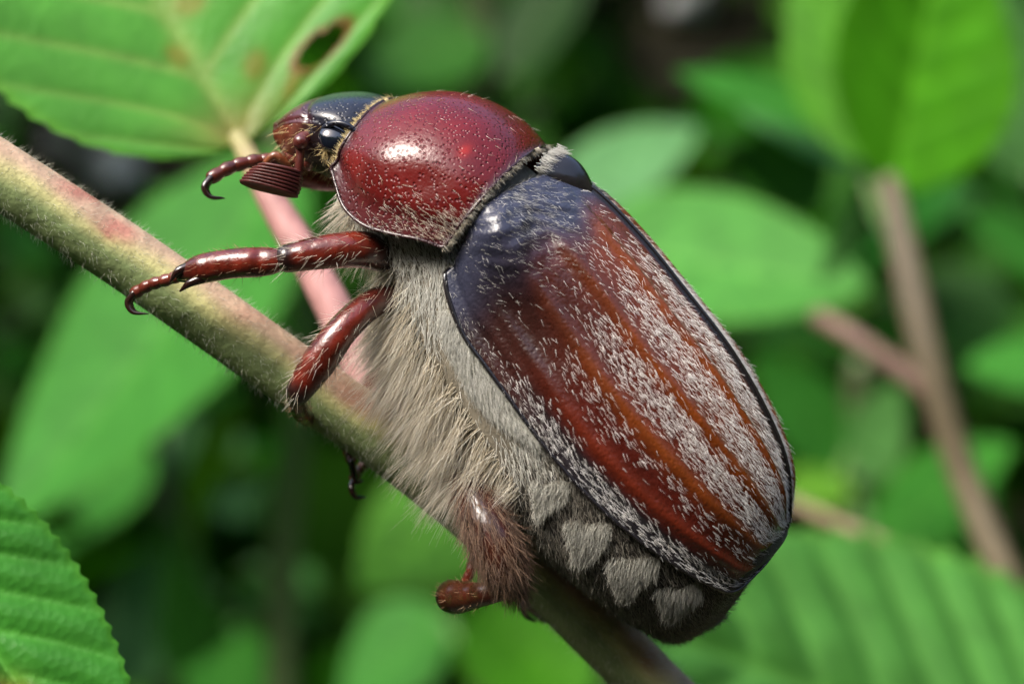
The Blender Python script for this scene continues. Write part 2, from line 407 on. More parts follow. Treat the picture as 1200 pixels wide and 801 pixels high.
plant('bramble_plant', 'bramble plant with pale bluish green leaf beside the upright bright leaves',
      [(1230, 180, 2100), (1260, 400, 2200), (1290, 800, 2300)], 26, (.10, .14, .06),
      [((1210, 215, 2000), (1165, -30, 1900), 62, LEFTUP, (.10, .26, .085)), ((1250, 330, 2500), (1130, 250, 2400), 45, UP, G1), ((1255, 430, 2400), (1130, 430, 2400), 45, UP, G1)])
plant('bramble_plant', 'bramble plant with small round leaves below the forked twig',
      [(1010, 430, 2900), (1000, 560, 3000), (1010, 900, 3000)], 26, (.09, .12, .05),
      [((1010, 560, 2700), (1055, 450, 2600), 45, UP, (.08, .22, .06)), ((990, 540, 2900), (880, 420, 2800), 60, UP, G1), ((985, 560, 2700), (920, 590, 2600), 40, UP, (.09, .24, .02)),
       ((1020, 640, 2500), (1190, 520, 2300), 70, UP, G1)])
plant('bramble_plant', 'bramble plant with large deeply veined leaf below the tail of the beetle',
      [(1345, 950, 920), (1350, 1100, 1000), (1350, 1200, 1000)], 26, (.10, .15, .05),
      [((1340, 960, 900), (740, 720, 820), 265, (-.05, -.72, .7), (.075, .25, .045), dict(veins=8, quilt=.07, power=.5, nu=100))])
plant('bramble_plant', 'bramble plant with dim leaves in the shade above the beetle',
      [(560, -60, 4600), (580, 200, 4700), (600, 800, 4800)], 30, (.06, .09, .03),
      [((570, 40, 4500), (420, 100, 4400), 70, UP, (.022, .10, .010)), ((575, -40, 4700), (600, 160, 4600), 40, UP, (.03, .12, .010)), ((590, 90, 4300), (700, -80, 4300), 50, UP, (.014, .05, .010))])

# dense shaded undergrowth: nobody could count it
def undergrowth():
    n = 46000; g = np.random.default_rng(21)
    ang = g.random(n)*2*math.pi; r_ = 7000+g.random(n)**.8*19000  # full ring, carried on unseen behind the camera to block low sky
    ang = np.where(g.random(n) < .6, math.pi/2+(g.random(n)-.5)*2.0, ang)
    x, y = r_*np.cos(ang), r_*np.sin(ang)
    gz = ground_z(r_); z = gz+g.random(n)**1.6*(7500-sm(7000, 20000, r_)*3500)
    c = np.stack([x, y, z], -1)
    # clumps: thin out between clump centres so that dark gaps stay
    cc = c[g.integers(0, n, 520)]
    d = np.min(np.linalg.norm(c[:, None]-cc[None], axis=-1), 1); k = d < 1000+g.random(n)*1100
    c = c[k]
    q = np.stack([600+c[:, 0]*DIST/(DIST+c[:, 1]), 400.5-c[:, 2]*DIST/(DIST+c[:, 1])], -1)
    gap = np.zeros(len(c), bool); L0 = g.uniform(300, 900, len(c))[:, None]
    for sx, sy in ((132, 196), (806, 4), (70, 165)): gap |= (np.hypot(q[:, 0]-sx, q[:, 1]-sy) < 62+.55*L0[:, 0]*DIST/(DIST+c[:, 1])) & (c[:, 1] > 0)
    c = c[~gap]; n = len(c); L = L0[~gap]
    ax = nrm(g.normal(size=(n, 3))+[0, 0, -.4]); f = nrm(g.normal(size=(n, 3))*.6+[0, -.5, .8]); f = nrm(f-ax*(f*ax).sum(1, keepdims=True)); sd = np.cross(ax, f)
    prof = [(0, 0, 0), (.25, .36, .05), (.55, .4, .05), (.8, .22, 0), (1, 0, -.08)]
    ring = []
    for t, w, h in prof:
        ring += [c+ax*L*t-sd*L*w+f*L*h*1.5, c+ax*L*t-f*L*.04, c+ax*L*t+sd*L*w+f*L*h*1.5]
    V = np.stack(ring, 1)
    fl = []
    for i in range(4):
        for j in range(2): fl.append((i*3+j, (i+1)*3+j, (i+1)*3+j+1, i*3+j+1))
    F = (np.arange(n)*15)[:, None, None]+np.array(fl)[None]
    base = np.array([.030, .135, .012])*g.uniform(.2, 1.15, (n, 1))**1.2*np.stack([g.uniform(.7, 1.5, n), np.ones(n), g.uniform(.6, 1.6, n)], -1)
    o = mesh('undergrowth', V.reshape(-1, 3), F.reshape(-1, 4), M_leaff, None, np.repeat(base, 15, 0), kind='stuff')
    o['label'] = 'shaded green undergrowth far behind the beetle'; o['category'] = 'undergrowth'
undergrowth()

# added pale lumps standing in for blurred glimpses of sky
M_sky_spot = mat_plain('sky_spot_pale', (.62, .63, .66), rough=.5, spec=.6, bump=(1.5, .5, .2), var=.2, scale=.8)
def sky_spot(px, py, size, label):
    y = 8000.
    while y < 24000:
        p = pt(px, py, y)
        if ground_z(math.hypot(p[0], p[1])) > p[2]-size*.3: break
        y += 60
    g = np.random.default_rng(int(px)); th = np.linspace(.01, math.pi-.01, 14); ph = np.linspace(0, 2*math.pi, 20, endpoint=False)
    d = np.stack([np.sin(th)[:, None]*np.cos(ph), np.sin(th)[:, None]*np.sin(ph), np.cos(th)[:, None]*np.ones(20)], -1)
    k = g.normal(size=(5, 3))*1.6
    rr = size*(1+.12*sum(np.sin(d@q+i) for i, q in enumerate(k)))
    V = p+d*rr[..., None]*np.array([1, .9, .9])
    o = grid('sky_spot', V, M_sky_spot, None, wrap=True); o['label'] = label; o['category'] = 'sky_spot'; o['group'] = 'pale lumps standing in for sky glimpses'
sky_spot(132, 196, 190, 'pale lump standing in for sky glimpsed between cane and holed leaf')
sky_spot(806, 4, 170, 'pale lump standing in for sky glimpsed above the rounded bright leaf')
sky_spot(70, 165, 110, 'small pale lump standing in for sky beside the larger one above the cane')

# ------------------------------------------------------------------ the cane the beetle clings to
STEM = [(-120, 128, -25), (0, 205, -18), (150, 303, 5), (340, 437, 38), (480, 537, 72), (600, 638, 98), (700, 737, 115), (765, 803, 122), (860, 905, 130)]
stem_pts = [pt(*p) for p in STEM]
low = stem_pts[-1].copy(); low[0] += 900; low[1] += 300; low[2] = -6150
cane = empty('bramble_cane', low, 'downy green and pink bramble cane that the beetle clings to', 'stem')
path = stem_pts+[stem_pts[-1]+np.array([300., 60, -900]), low]
path = [pt(-700, -260, -60)]+path
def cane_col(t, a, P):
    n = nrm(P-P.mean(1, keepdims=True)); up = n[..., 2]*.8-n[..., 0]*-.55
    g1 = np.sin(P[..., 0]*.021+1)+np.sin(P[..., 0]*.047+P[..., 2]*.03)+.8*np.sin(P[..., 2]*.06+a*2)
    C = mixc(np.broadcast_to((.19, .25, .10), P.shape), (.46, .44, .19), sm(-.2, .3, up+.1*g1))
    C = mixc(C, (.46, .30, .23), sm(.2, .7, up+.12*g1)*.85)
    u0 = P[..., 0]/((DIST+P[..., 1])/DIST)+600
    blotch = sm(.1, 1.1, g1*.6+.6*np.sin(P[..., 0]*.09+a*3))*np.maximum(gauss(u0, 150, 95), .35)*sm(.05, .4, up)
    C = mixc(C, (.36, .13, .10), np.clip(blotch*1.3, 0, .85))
    return C
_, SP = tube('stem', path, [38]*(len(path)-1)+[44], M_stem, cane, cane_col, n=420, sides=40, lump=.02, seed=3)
vis = (SP[..., 0].mean(1) > -750) & (SP[..., 0].mean(1) < 420)
SV = SP[vis]
p, nn, du, dv, u, v = surf_sample(SV, 9000, None, wrap=True)
ctr = SV.mean(1)[np.clip((u*(len(SV)-1)).astype(int), 0, len(SV)-1)]
out = nrm(p-ctr)
hairs('down', p, out+.3*du, rng.uniform(4, 13, len(p)), .17, H_stem, cane, nseg=2, jitter=.35)

# leaf on its long pink petiole
lb = pt(283, 172, 600)
pet = [pt(478, 520, 90), pt(430, 440, 260), pt(375, 330, 420), pt(325, 245, 520), lb+np.array([-6, 0, 14.])]
tube('petiole', pet, [30, 27, 25, 22, 13], M_stem, cane, lambda t, a, P: mixc(np.broadcast_to((.30, .15, .14), P.shape), (.28, .26, .11), sm(.8, 1, t)), n=60, sides=16, lump=.03)
def tint1(C, s, w):
    spot = gauss(s, .02, .06)*gauss(w, 0, .5)
    C = mixc(C, (.30, .16, .06), np.clip(spot, 0, 1)*.6)
    sp = sum(gauss(s, a, .02)*gauss(w, b, .05) for a, b in ((.12, .25), (.2, -.06), (.06, .5), (.28, .1)))
    return mixc(C, (.30, .17, .03), np.clip(sp, 0, .5))
leaf('leaf', cane, lb, pt(-25, -360, 760), 312, (-.05, -.8, .6), (.085, .31, .040), vcol=(.24, .38, .09), far=False, nu=160, nv=121, veins=7, quilt=.016, fold=.2, power=.62, teeth=26, tooth=.012, asym=1.45, hole=(.092, .62, .024, .14), tint=tint1, seed=5)

near = empty('bramble_leaf_spray', pt(-420, 1150, 60)*np.array([1, 1, 1]), 'crisp quilted green bramble leaf in the corner below the cane', 'leaf')
near.location = (ORG[near][0], ORG[near][1], -6150*K); ORG[near] = np.array(near.location)
def tint2(C, s, w):
    sp = gauss(s, .62, .05)*gauss(w, .2, .2)
    return mixc(C, (.42, .25, .05), np.clip(sp*1.5, 0, .9))
lb2 = pt(-190, 520, 95)
leaf('leaf', near, lb2, pt(180, 1010, 10), 150, (.15, -.85, .5), (.045, .22, .025), far=False, nu=120, nv=81, veins=9, quilt=.06, fold=.05, teeth=30, tooth=.02, tint=tint2, seed=8)
tube('stem', [lb2, lb2+np.array([-120, 60, -200.]), lb2+np.array([-240, 80, -1600.]), np.array([pt(-420, 1150, 60)[0], pt(-420, 1150, 60)[1], -6150])], [9, 12, 16, 20], M_stem, near, (.14, .18, .06), n=40)

# side twig of the brown stem
tw = [o for o in bpy.data.objects if o.get('label', '').startswith('woody brown')][0]
tube('side_twig', [pt(1094, 462, 2870), pt(1050, 430, 2900), pt(995, 392, 2950), pt(960, 372, 3050)], [33, 28, 27, 26], M_stem, tw, (.14, .085, .065), n=24)
tube('dead_twig', [pt(1180, 690, 2770), pt(1010, 625, 2900), pt(915, 585, 3060), pt(860, 570, 3050)], [9, 17, 19, 15], M_stem, tw, (.17, .13, .07), n=24)

# ------------------------------------------------------------------ THE BEETLE
RHO = R(22)
AX = np.array([.61, 0, -.79]); AX /= np.linalg.norm(AX)
PER = np.array([.79, 0, .61]); PER /= np.linalg.norm(PER)
TOV = np.array([0, -1., 0])
DOR = math.cos(RHO)*PER+math.sin(RHO)*TOV
LAT = math.cos(RHO)*TOV-math.sin(RHO)*PER
ORI = pt(700, 430, 0)
CAMP = np.array([0, -DIST, 0.])
def bp(px, py, l=0.):
    """point of the body seen at (px, py), l to the left of the plane of symmetry"""
    d = pt(px, py, 0)-CAMP
    t = (l-(CAMP-ORI).dot(LAT))/d.dot(LAT)
    return CAMP+d*t
def lat(P): return (np.asarray(P)-ORI)@LAT
def mirror(P):
    return P-2*lat(P)[..., None]*LAT
beetle = empty('beetle', stem_pts[5]+np.array([0, -30, 25.]), 'brown cockchafer beetle with white bristled wing cases clinging to the downy cane', 'beetle')
both = (False, True)
def mir(P, m): return mirror(P) if m else P
def quarter(S, Mg, C, th, k=1.0):
    c, s = np.cos(th)**k, np.sin(th)**k
    return C[:, None]+(S-C)[:, None]*c[None, :, None]+(Mg-C)[:, None]*s[None, :, None]
def gnormal(P):
    a = np.gradient(P, axis=0); b = np.gradient(P, axis=1); return nrm(np.cross(a, b))

# ---- wing cases
S_E = [(650, 196), (692, 222), (743, 272), (803, 345), (857, 416), (902, 497), (920, 548), (923, 612)]
M_E = [(523, 311, 122, 0), (527, 345, 134, .06), (545, 392, 146, .15), (572, 430, 153, .23), (601, 470, 158, .32), (641, 524, 164, .43), (689, 578, 165, .55),
       (742, 625, 158, .67), (790, 659, 142, .77), (828, 681, 118, .85), (858, 690, 90, .91), (884, 668, 58, .955), (906, 642, 28, .985), (923, 613, 2, 1)]
def elytron_surface(nu=220, nv=130):
    u = np.linspace(0, 1, nu); th = np.linspace(0, math.pi/2, nv)
    s3 = np.array([bp(x, y, 0) for x, y in S_E]); S = spline(arc_t(s3), s3, u)
    m3 = np.array([bp(x, y, l) for x, y, l, _ in M_E]); Mg = spline([q[3] for q in M_E], m3, u)
    C = Mg-lat(Mg)[:, None]*LAT
    # keep C level with the cross-section between both ends
    C = C+AX*(((S-C)@AX)*.35)[:, None]
    P = quarter(S, Mg, C, th, 1.)
    U, V = np.meshgrid(u, np.linspace(0, 1, nv), indexing='ij')
    P = P-AX*(24*np.sin(math.pi*V**1.15)*sm(.35, 0, U))[..., None]
    n = gnormal(P); n *= np.sign((n@LAT).mean()+(n@DOR).mean())
    fade = sm(.03, .2, U)*sm(1, .88, U)
    h = np.zeros_like(U)
    for vr, a, wd in RIBS: h += a*gauss(V, vr+.03*np.sin(U*3), wd)*fade
    h += 24*gauss(U, .075, .075)*gauss(V, .64, .15)          # shoulder bump
    h -= 9*gauss(U, .21, .10)*gauss(V, .80, .09)
    h += 1.6*np.sin(U*150+V*22+3*np.sin(V*17))*np.sin(V*31+U*40)*gauss(U, .09, .08)*sm(.1, .3, V)*sm(.85, .7, V)
    h -= 6*gauss(U, .13, .06)*gauss(V, .48, .09)
    h -= 16*sm(.022, 0, U)
    h += 4*gauss(V, 0, .022)*sm(.02, .1, U)+4*sm(.955, 1, V)-3*gauss(V, .94, .02)
    return P+n*h[..., None], n, U, V
RIBS = ((.20, 5.0, .030), (.42, 5.5, .034), (.635, 4.5, .036), (.815, 4.0, .03))
EP, EN, EU, EV = elytron_surface()
def elytron_col(U, V):
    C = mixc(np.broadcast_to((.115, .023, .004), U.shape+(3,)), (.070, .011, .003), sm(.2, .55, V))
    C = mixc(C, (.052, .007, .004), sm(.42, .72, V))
    for vr, a, wd in RIBS: C = mixc(C, (.165, .038, .005) if vr < .7 else (.12, .017, .006), .65*gauss(V, vr+.03*np.sin(U*3), wd*1.2)*sm(.1, .3, U))
    C = mixc(C, (.10, .018, .009), sm(.80, .97, U)*.8)
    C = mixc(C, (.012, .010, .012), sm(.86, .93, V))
    C = mixc(C, (.032, .036, .062), sm(.20, .11, U+.025*np.sin(V*14)-.03*gauss(V, .7, .2)))  # bluish sky sheen painted into the shoulder colour
    C = mixc(C, (.008, .006, .006), np.clip(1.3*gauss(U, .22, .10)*gauss(V, .80, .15), 0, 1)*.95)  # shade in the hollow below the shoulder, painted near black
    C = mixc(C, (.045, .010, .006), gauss(U, .27, .12)*sm(.3, .5, V)*.6)
    C = mixc(C, (.010, .009, .009), sm(.05, .02, V))
    return C
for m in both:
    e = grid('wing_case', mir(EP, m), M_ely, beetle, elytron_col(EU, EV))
    rim = mir(EP[:, -1], m)[::4]
    tube('margin_rim', rim, np.linspace(3.2, 1.6, len(rim)), M_black, e, n=110, sides=8)
    rim = mir(EP[:, 0]-LAT*-1.5, m)[4::4]
    tube('suture_rim', rim, [1.5]*len(rim), M_black, e, n=110, sides=8)
def ely_dens(u, v):
    d = .06+.94*sm(.16, .46, u)
    band = 1.0*gauss(v, .10, .07)+1.0*gauss(v, .31, .085)+.95*gauss(v, .53, .085)+.4*gauss(v, .72, .05)+.5*gauss(v, .95, .045)
    d = d*(.07+band)
    for vr, a, wd in RIBS: d = d*(1-.93*gauss(v, vr+.03*np.sin(u*3), wd*1.05))
    d = d*(1-.75*gauss(u, .2, .12)*sm(.4, .55, v)*sm(.93, .88, v))*sm(.035, .06, v)
    d = d*(1-.55*sm(.55, .75, v)*sm(.35, .6, u)*sm(.9, .86, v))
    return d*sm(1, .985, u)
for m in both:
    p, n_, du, dv, u, v = surf_sample(EP, 6000, ely_dens)
    n_ *= np.sign((n_@(LAT+DOR)))[:, None]
    d = du+.30*n_+.12*dv
    if m: p, d, n_ = mirror(p), d-2*(d@LAT)[:, None]*LAT, n_
    hairs('bristles', p, d, rng.uniform(6, 10.5, len(p)), rng.uniform(.2, .36, len(p)), H_white, beetle, nseg=2, jitter=.2, taper=.75)

for m in both:
    p, n_, du, dv, u, v = surf_sample(EP, 800, lambda u, v: sm(.26, .08, u)*sm(.1, .2, v)*sm(.9, .8, v)*(.4+gauss(v, .45, .12)))
    n_ *= np.sign((n_@(LAT+DOR)))[:, None]; d = du*.8+.2*n_-.5*dv
    if m: p, d = mirror(p), d-2*(d@LAT)[:, None]*LAT
    hairs('shoulder_down', p, d, rng.uniform(5, 10, len(p)), .2, H_patch, beetle, nseg=2, jitter=.25)

# ---- pronotum
S_P = [(452, 119), (490, 117), (530, 121), (570, 135), (602, 154), (628, 176)]
M_P = [(389, 197, 88, 0), (394, 216, 100, .12), (404, 243, 118, .28), (424, 262, 130, .43), (456, 273, 138, .62), (490, 280, 140, .8), (520, 290, 138, 1)]
def pronotum_surface(nu=140, nv=120):
    u = np.linspace(0, 1, nu); th = np.linspace(0, math.pi/2, nv)
    s3 = np.array([bp(x, y, 0) for x, y in S_P]); S = spline(arc_t(s3), s3, u)
    m3 = np.array([bp(x, y, l) for x, y, l in [q[:3] for q in M_P]]); Mg = spline([q[3] for q in M_P], m3, u)
    C = Mg-lat(Mg)[:, None]*LAT
    P = quarter(S, Mg, C, th, .86)
    U, V = np.meshgrid(u, np.linspace(0, 1, nv), indexing='ij')
    n = gnormal(P); n *= np.sign((n@LAT).mean()+(n@DOR).mean())
    h = 11*np.sin(math.pi*U)**.7*(1-V**3)+5*gauss(U, .35, .2)*gauss(V, .68, .16)-3*gauss(U, .65, .14)*gauss(V, .72, .10)-4*gauss(V, .92, .05)
    h += 1.2*sm(.97, 1, V)+1.5*(gauss(U, 0, .018)+gauss(U, 1, .02))
    return P+n*h[..., None], U, V
PP, PU, PV = pronotum_surface()
def pron_col(U, V):
    C = mixc(np.broadcast_to((.115, .006, .007), U.shape+(3,)), (.10, .008, .007), sm(.3, .7, V))
    C = mixc(C, (.055, .012, .014), sm(.82, .98, V)*.9)
    C = mixc(C, (.035, .012, .016), np.maximum(sm(.10, 0, U), sm(.93, 1, U))*.9)
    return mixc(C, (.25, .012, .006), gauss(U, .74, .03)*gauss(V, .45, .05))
for m in both:
    e = grid('pronotum_half', mir(PP, m), M_pro, beetle, pron_col(PU, PV))
    edge = np.concatenate([PP[0, 4:], PP[1:-1, -1], PP[-1, ::-1][:-4]]); edge = mir(edge, m)[::3]
    tube('edge_rim', edge, [2.2]*len(edge), M_pro, e, (.03, .012, .014), n=140, sides=8)
    # fringe of golden hair on the front edge, downy hair along the hind corner
    k = rng.integers(0, PP.shape[1], 420); r0 = PP[1, k]; d = nrm(PP[0, k]-PP[6, k])
    hairs('front_fringe', mir(r0, m), (d if not m else d-2*(d@LAT)[:, None]*LAT)+.3*TOV, rng.uniform(5, 12, 420), .4, H_gold, beetle, nseg=2, jitter=.35)
    k = rng.integers(0, PP.shape[1], 700); r0 = PP[-2, k]; d = nrm(PP[-1, k]-PP[-8, k])
    hairs('hind_fringe', mir(r0, m), (d if not m else d-2*(d@LAT)[:, None]*LAT)*.6-.25*DOR, rng.uniform(5, 12, 700), .36, H_fur, beetle, nseg=2, jitter=.3)
    p, n_, du, dv, u, v = surf_sample(PP, 380, lambda u, v: sm(.7, .95, v)*sm(.3, .8, u)+.012+.6*sm(.8, 1, u)*sm(.5, .7, v))
    n_ *= np.sign((n_@(LAT+DOR)))[:, None]; d = du+.35*n_+.2*dv
    if m: p, d = mirror(p), d-2*(d@LAT)[:, None]*LAT
    hairs('downy_hair', p, d, rng.uniform(6, 13, len(p)), .27, H_fur, beetle, nseg=2, jitter=.3)

# ---- scutellum: the black shield between the wing case bases
def scutellum():
    n1, n2 = 24, 21
    a0, a1 = bp(641, 186, 0), bp(694, 228, 0)
    s = np.linspace(0, 1, n1)[:, None]; w = np.linspace(-1, 1, n2)[None]
    half = 40*np.sqrt(np.maximum(1-s**1.5, .0005))
    C = a0+(a1-a0)*s[..., None]
    n = nrm(np.cross(a1-a0, LAT)); n = n*np.sign(n.dot(DOR))
    P = C+LAT*(half*w)[..., None]+n*(15*(1-w**2)**.8*np.sin(math.pi*np.clip(s*.85+.15, 0, 1))+5-half*.20*np.abs(w)**1.5)[..., None]
    grid('scutellum', P, M_black, beetle)
    k = rng.integers(0, n2, 500); r0 = P[1, k]
    hairs('scutellum_fringe', r0+rng.normal(size=(500, 3))*3, np.broadcast_to((a1-a0)/np.linalg.norm(a1-a0)+.3*n, (500, 3)), rng.uniform(7, 15, 500), .4, H_patch, beetle, nseg=2, jitter=.25)
scutellum()

# ---- trunk: thorax and abdomen as one continuous body
TR = [  # margin px, py, l ; silhouette of the underside px, py ; u
    (402, 200, 70, 378, 208), (440, 245, 96, 384, 262), (478, 272, 110, 408, 305), (512, 308, 118, 440, 345), (540, 385, 138, 470, 415),
    (572, 432, 146, 502, 470), (603, 474, 151, 535, 530), (643, 527, 157, 578, 592), (690, 580, 158, 630, 652), (742, 627, 152, 680, 694), (790, 660, 137, 730, 724),
    (828, 681, 113, 770, 745), (854, 688, 88, 800, 750), (873, 678, 58, 836, 736), (884, 668, 30, 862, 706), (888, 662, 8, 880, 672)]
def trunk_surface(nu=200, nv=64):
    M3 = np.array([bp(q[0], q[1], q[2]) for q in TR]); Q3 = np.array([bp(q[3], q[4], q[2]*.55) for q in TR])
    t0 = arc_t(M3); u = np.linspace(0, 1, nu); Mg = spline(t0, M3, u); Q = spline(t0, Q3, u)
    C = Mg-lat(Mg)[:, None]*LAT
    Ts = np.gradient(C, axis=0); Ts -= (Ts@LAT)[:, None]*LAT; Ts = nrm(Ts)
    # smooth the axis direction
    lock = sm(.55, .72, u)[:, None]; Ts = nrm(Ts*(1-lock)+AX*lock)
    for _ in range(12): Ts[1:-1] = nrm(Ts[:-2]+Ts[1:-1]*2+Ts[2:])
    Dl = np.cross(LAT[None], Ts); Dl *= np.sign(Dl@DOR)[:, None]
    nim = -nrm(Dl*np.array([1, 0, 1])); 
    q = ((Q-C)*nim).sum(1); mm = ((Mg-C)*nim).sum(1)
    hv = np.sqrt(np.maximum(q**2-mm**2, 100))/np.abs((Dl*nim).sum(1))
    hd = np.interp(u, [0, .12, .25, .35, .6, .8, .92, 1], [60, 95, 120, 145, 145, 110, 50, 5])
    a = np.linspace(0, 2*math.pi, nv, endpoint=False)
    wl = lat(Mg)
    P = C[:, None]+LAT*(wl[:, None]*np.sin(a))[..., None]+Dl[:, None]*(np.where(np.cos(a) > 0, hd[:, None]*np.cos(a), hv[:, None]*np.cos(a)))[..., None]
    sh = np.interp(u, [0, .7, .85, .9, .95, 1], [0, 0, 16, 28, 30, 0])
    P = P+AX*(sh[:, None]*np.maximum(-np.cos(a), 0)**.7)[..., None]-Dl[:, None]*(np.interp(u, [0, .7, .88, 1], [0, 0, 12, 0])[:, None]*np.maximum(-np.cos(a), 0))[..., None]
    return P, u, a
TP, tu, ta = trunk_surface()
TU, TA = np.meshgrid(tu, ta, indexing='ij')
def trunk_col(U, A):
    C = mixc(np.broadcast_to((.20, .175, .13), U.shape+(3,)), (.030, .026, .021), sm(.45, .60, U))
    C = mixc(C, (.016, .013, .011), np.maximum.reduce([gauss(U, x, .006) for x in SEG])*.8)
    return mixc(C, (.07, .06, .05), sm(.9, .97, U))
SEG = (.575, .655, .735, .81, .875)
body = grid('body', TP, M_body, beetle, trunk_col(TU, TA), wrap=True)
# one fold per belly ring
_n = nrm(TP-TP.mean(1, keepdims=True))

def tsamp(n, dens): 
    p, n_, du, dv, u, v = surf_sample(TP, n, dens, wrap=True)
    c = TP.mean(1)[np.clip((u*(len(TP)-1)).astype(int), 0, len(TP)-1)]
    n_ *= np.sign((n_*(p-c)).sum(1))[:, None]
    dv = nrm(dv)
    return p, n_, du, dv, u, v
def side(v): return np.minimum(np.abs(v-.25), np.abs(v-.75))     # 0 at the flank
DOWN = np.array([-.25, -.1, -1.])
# long thorax fur (underside, both flanks)
low_ = lambda v: sm(.305, .335, v)*sm(.695, .665, v)
p, n_, du, dv, u, v = tsamp(13000, lambda u, v: low_(v)*sm(.0, .03, u)*sm(.60, .50, u)*(.35+sm(.22, .34, u)))
vent = nrm(-DOR+.4*TOV)
ln = rng.uniform(.55, 1.1, len(p))*np.interp(u, [0, .1, .22, .32, .48, .58], [26, 34, 38, 62, 58, 26])
g1_ = np.sin(p[:, 0]*.11+p[:, 2]*.05)+np.sin(p[:, 2]*.13-p[:, 0]*.07+1.7); g2_ = np.sin(p[:, 0]*.06-p[:, 2]*.12+.5)
ln = ln*(1+.22*g2_)
hairs('thorax_fur', p, n_*.5+vent*.5+du*(.35+.22*g1_)[:, None]+np.array([-.2, 0, -.1])*g2_[:, None], ln, rng.uniform(.32, .6, len(p)), H_fur, beetle, bend=DOWN*.35, nseg=4, jitter=.22, taper=.9)
# short dense fur on the neck and the side plates under the wing cases
p, n_, du, dv, u, v = tsamp(9000, lambda u, v: np.exp(-(side(v)/.07)**2)*sm(.0, .02, u)*sm(.60, .5, u)*(1-.9*sm(.30, .34, u)*sm(.52, .48, u)))
hairs('side_plate_fur', p, n_*.35+du*.9-.25*DOR, rng.uniform(10, 20, len(p)), rng.uniform(.45, .75, len(p)), H_patch, beetle, bend=-.2*n_, nseg=2, jitter=.2)
# smooth pale plate under each wing case, with a dark seam below it
def side_plate(m):
    n1, n2 = 60, 14
    g, w = np.meshgrid(np.linspace(0, 1, n1), np.linspace(0, 1, n2), indexing='ij')
    uu = .285+.235*g; vv = .236+(.042+.016*np.sin(math.pi*g))*w*np.sin(math.pi*np.clip(.12+.8*g, 0, 1))**.4
    i = uu*(len(TP)-1); i0 = i.astype(int); fi = (i-i0)[..., None]; j = vv*64; j0 = j.astype(int); fj = (j-j0)[..., None]
    P = TP[i0, j0]*(1-fi)*(1-fj)+TP[i0+1, j0]*fi*(1-fj)+TP[i0, j0+1]*(1-fi)*fj+TP[i0+1, j0+1]*fi*fj
    P = P+nrm(P-TP.mean(1)[i0])*(7*np.sqrt(np.sin(math.pi*np.clip(w*.97+.03, 0, 1))))[..., None]
    grid('side_plate', mir(P, m), M_plate, body)
    q, n2_, d1, d2, _, _ = surf_sample(P, 5200)
    n2_ *= np.sign(n2_@LAT)[:, None]
    d = d1*.9+.22*n2_+.25*d2
    if m: q, d = mirror(q), d-2*(d@LAT)[:, None]*LAT
    hairs('plate_down', q, d, rng.uniform(8, 17, len(q)), .32, H_patch, body, nseg=2, jitter=.25)
M_plate = mat_plain('pale_plate', (.20, .185, .14), rough=.6, spec=.3, bump=(70, .4, .008), var=.2, scale=25)
for m in both: side_plate(m)
# belly down
p, n_, du, dv, u, v = tsamp(19000, lambda u, v: sm(.18, .26, v)*sm(.82, .74, v)*sm(.5, .56, u))
hairs('belly_down', p, n_*.3+du*.8-.45*DOR, rng.uniform(7, 14, len(p)), rng.uniform(.35, .6, len(p)), H_grey, beetle, bend=-.2*n_, nseg=2, jitter=.2)
# white triangular patches, one on each ring and flank
def patch_tri(uc, m, size=1.0):
    du_ = .034*size; n1 = 12
    g = np.linspace(0, 1, n1)
    s, w = np.meshgrid(g, np.linspace(-1, 1, n1), indexing='ij')
    hw_ = (1-.72*s**1.1)*np.clip(.62+s*2.6, 0, 1)*np.clip(.45+(1-s)*5, 0, 1)
    vv = .272+.068*size*s-.020*w*(1-s)+.004*np.sin(w*5+uc*70)
    uu = uc+.034*size*(s-.35)+du_*hw_*w*(1+.14*np.sin(s*6+uc*50+w*2))
    if m: vv = 1-vv
    P = TP[np.clip((uu*(len(TP)-1)).round().astype(int), 0, len(TP)-1), np.clip((vv*64).round().astype(int), 0, 63)]
    i = uu*(len(TP)-1); i0 = np.clip(i.astype(int), 0, len(TP)-2); fi = (i-i0)[..., None]
    j = vv*64; j0 = np.clip(j.astype(int), 0, 62); fj = (j-j0)[..., None]
    P = TP[i0, j0]*(1-fi)*(1-fj)+TP[i0+1, j0]*fi*(1-fj)+TP[i0, j0+1]*(1-fi)*fj+TP[i0+1, j0+1]*fi*fj
    c = TP.mean(1)[i0]; nn = nrm(P-c); P = P+nn*1.5
    o = grid('white_patch', P, M_patch, body)
    q, n2, d1, d2, _, _ = surf_sample(P, 1300)
    n2 *= np.sign((n2*(q-TP.mean((0, 1)))).sum(1))[:, None]
    hairs('patch_down', q+nrm(rng.normal(size=q.shape))*rng.random((len(q), 1))*4, n2*.22-.6*DOR+.5*AX, rng.uniform(6, 15, 1300), .36, H_spot, body, nseg=2, jitter=.2)
M_patch = mat_plain('white_scale_patch', (.22, .21, .18), rough=.8, spec=.1, bump=(90, .5, .01), var=.2, scale=30)
for m in both:
    for uc, sz in ((.585, .75), (.672, 1.), (.752, 1.02), (.832, .9)): patch_tri(uc, m, sz)

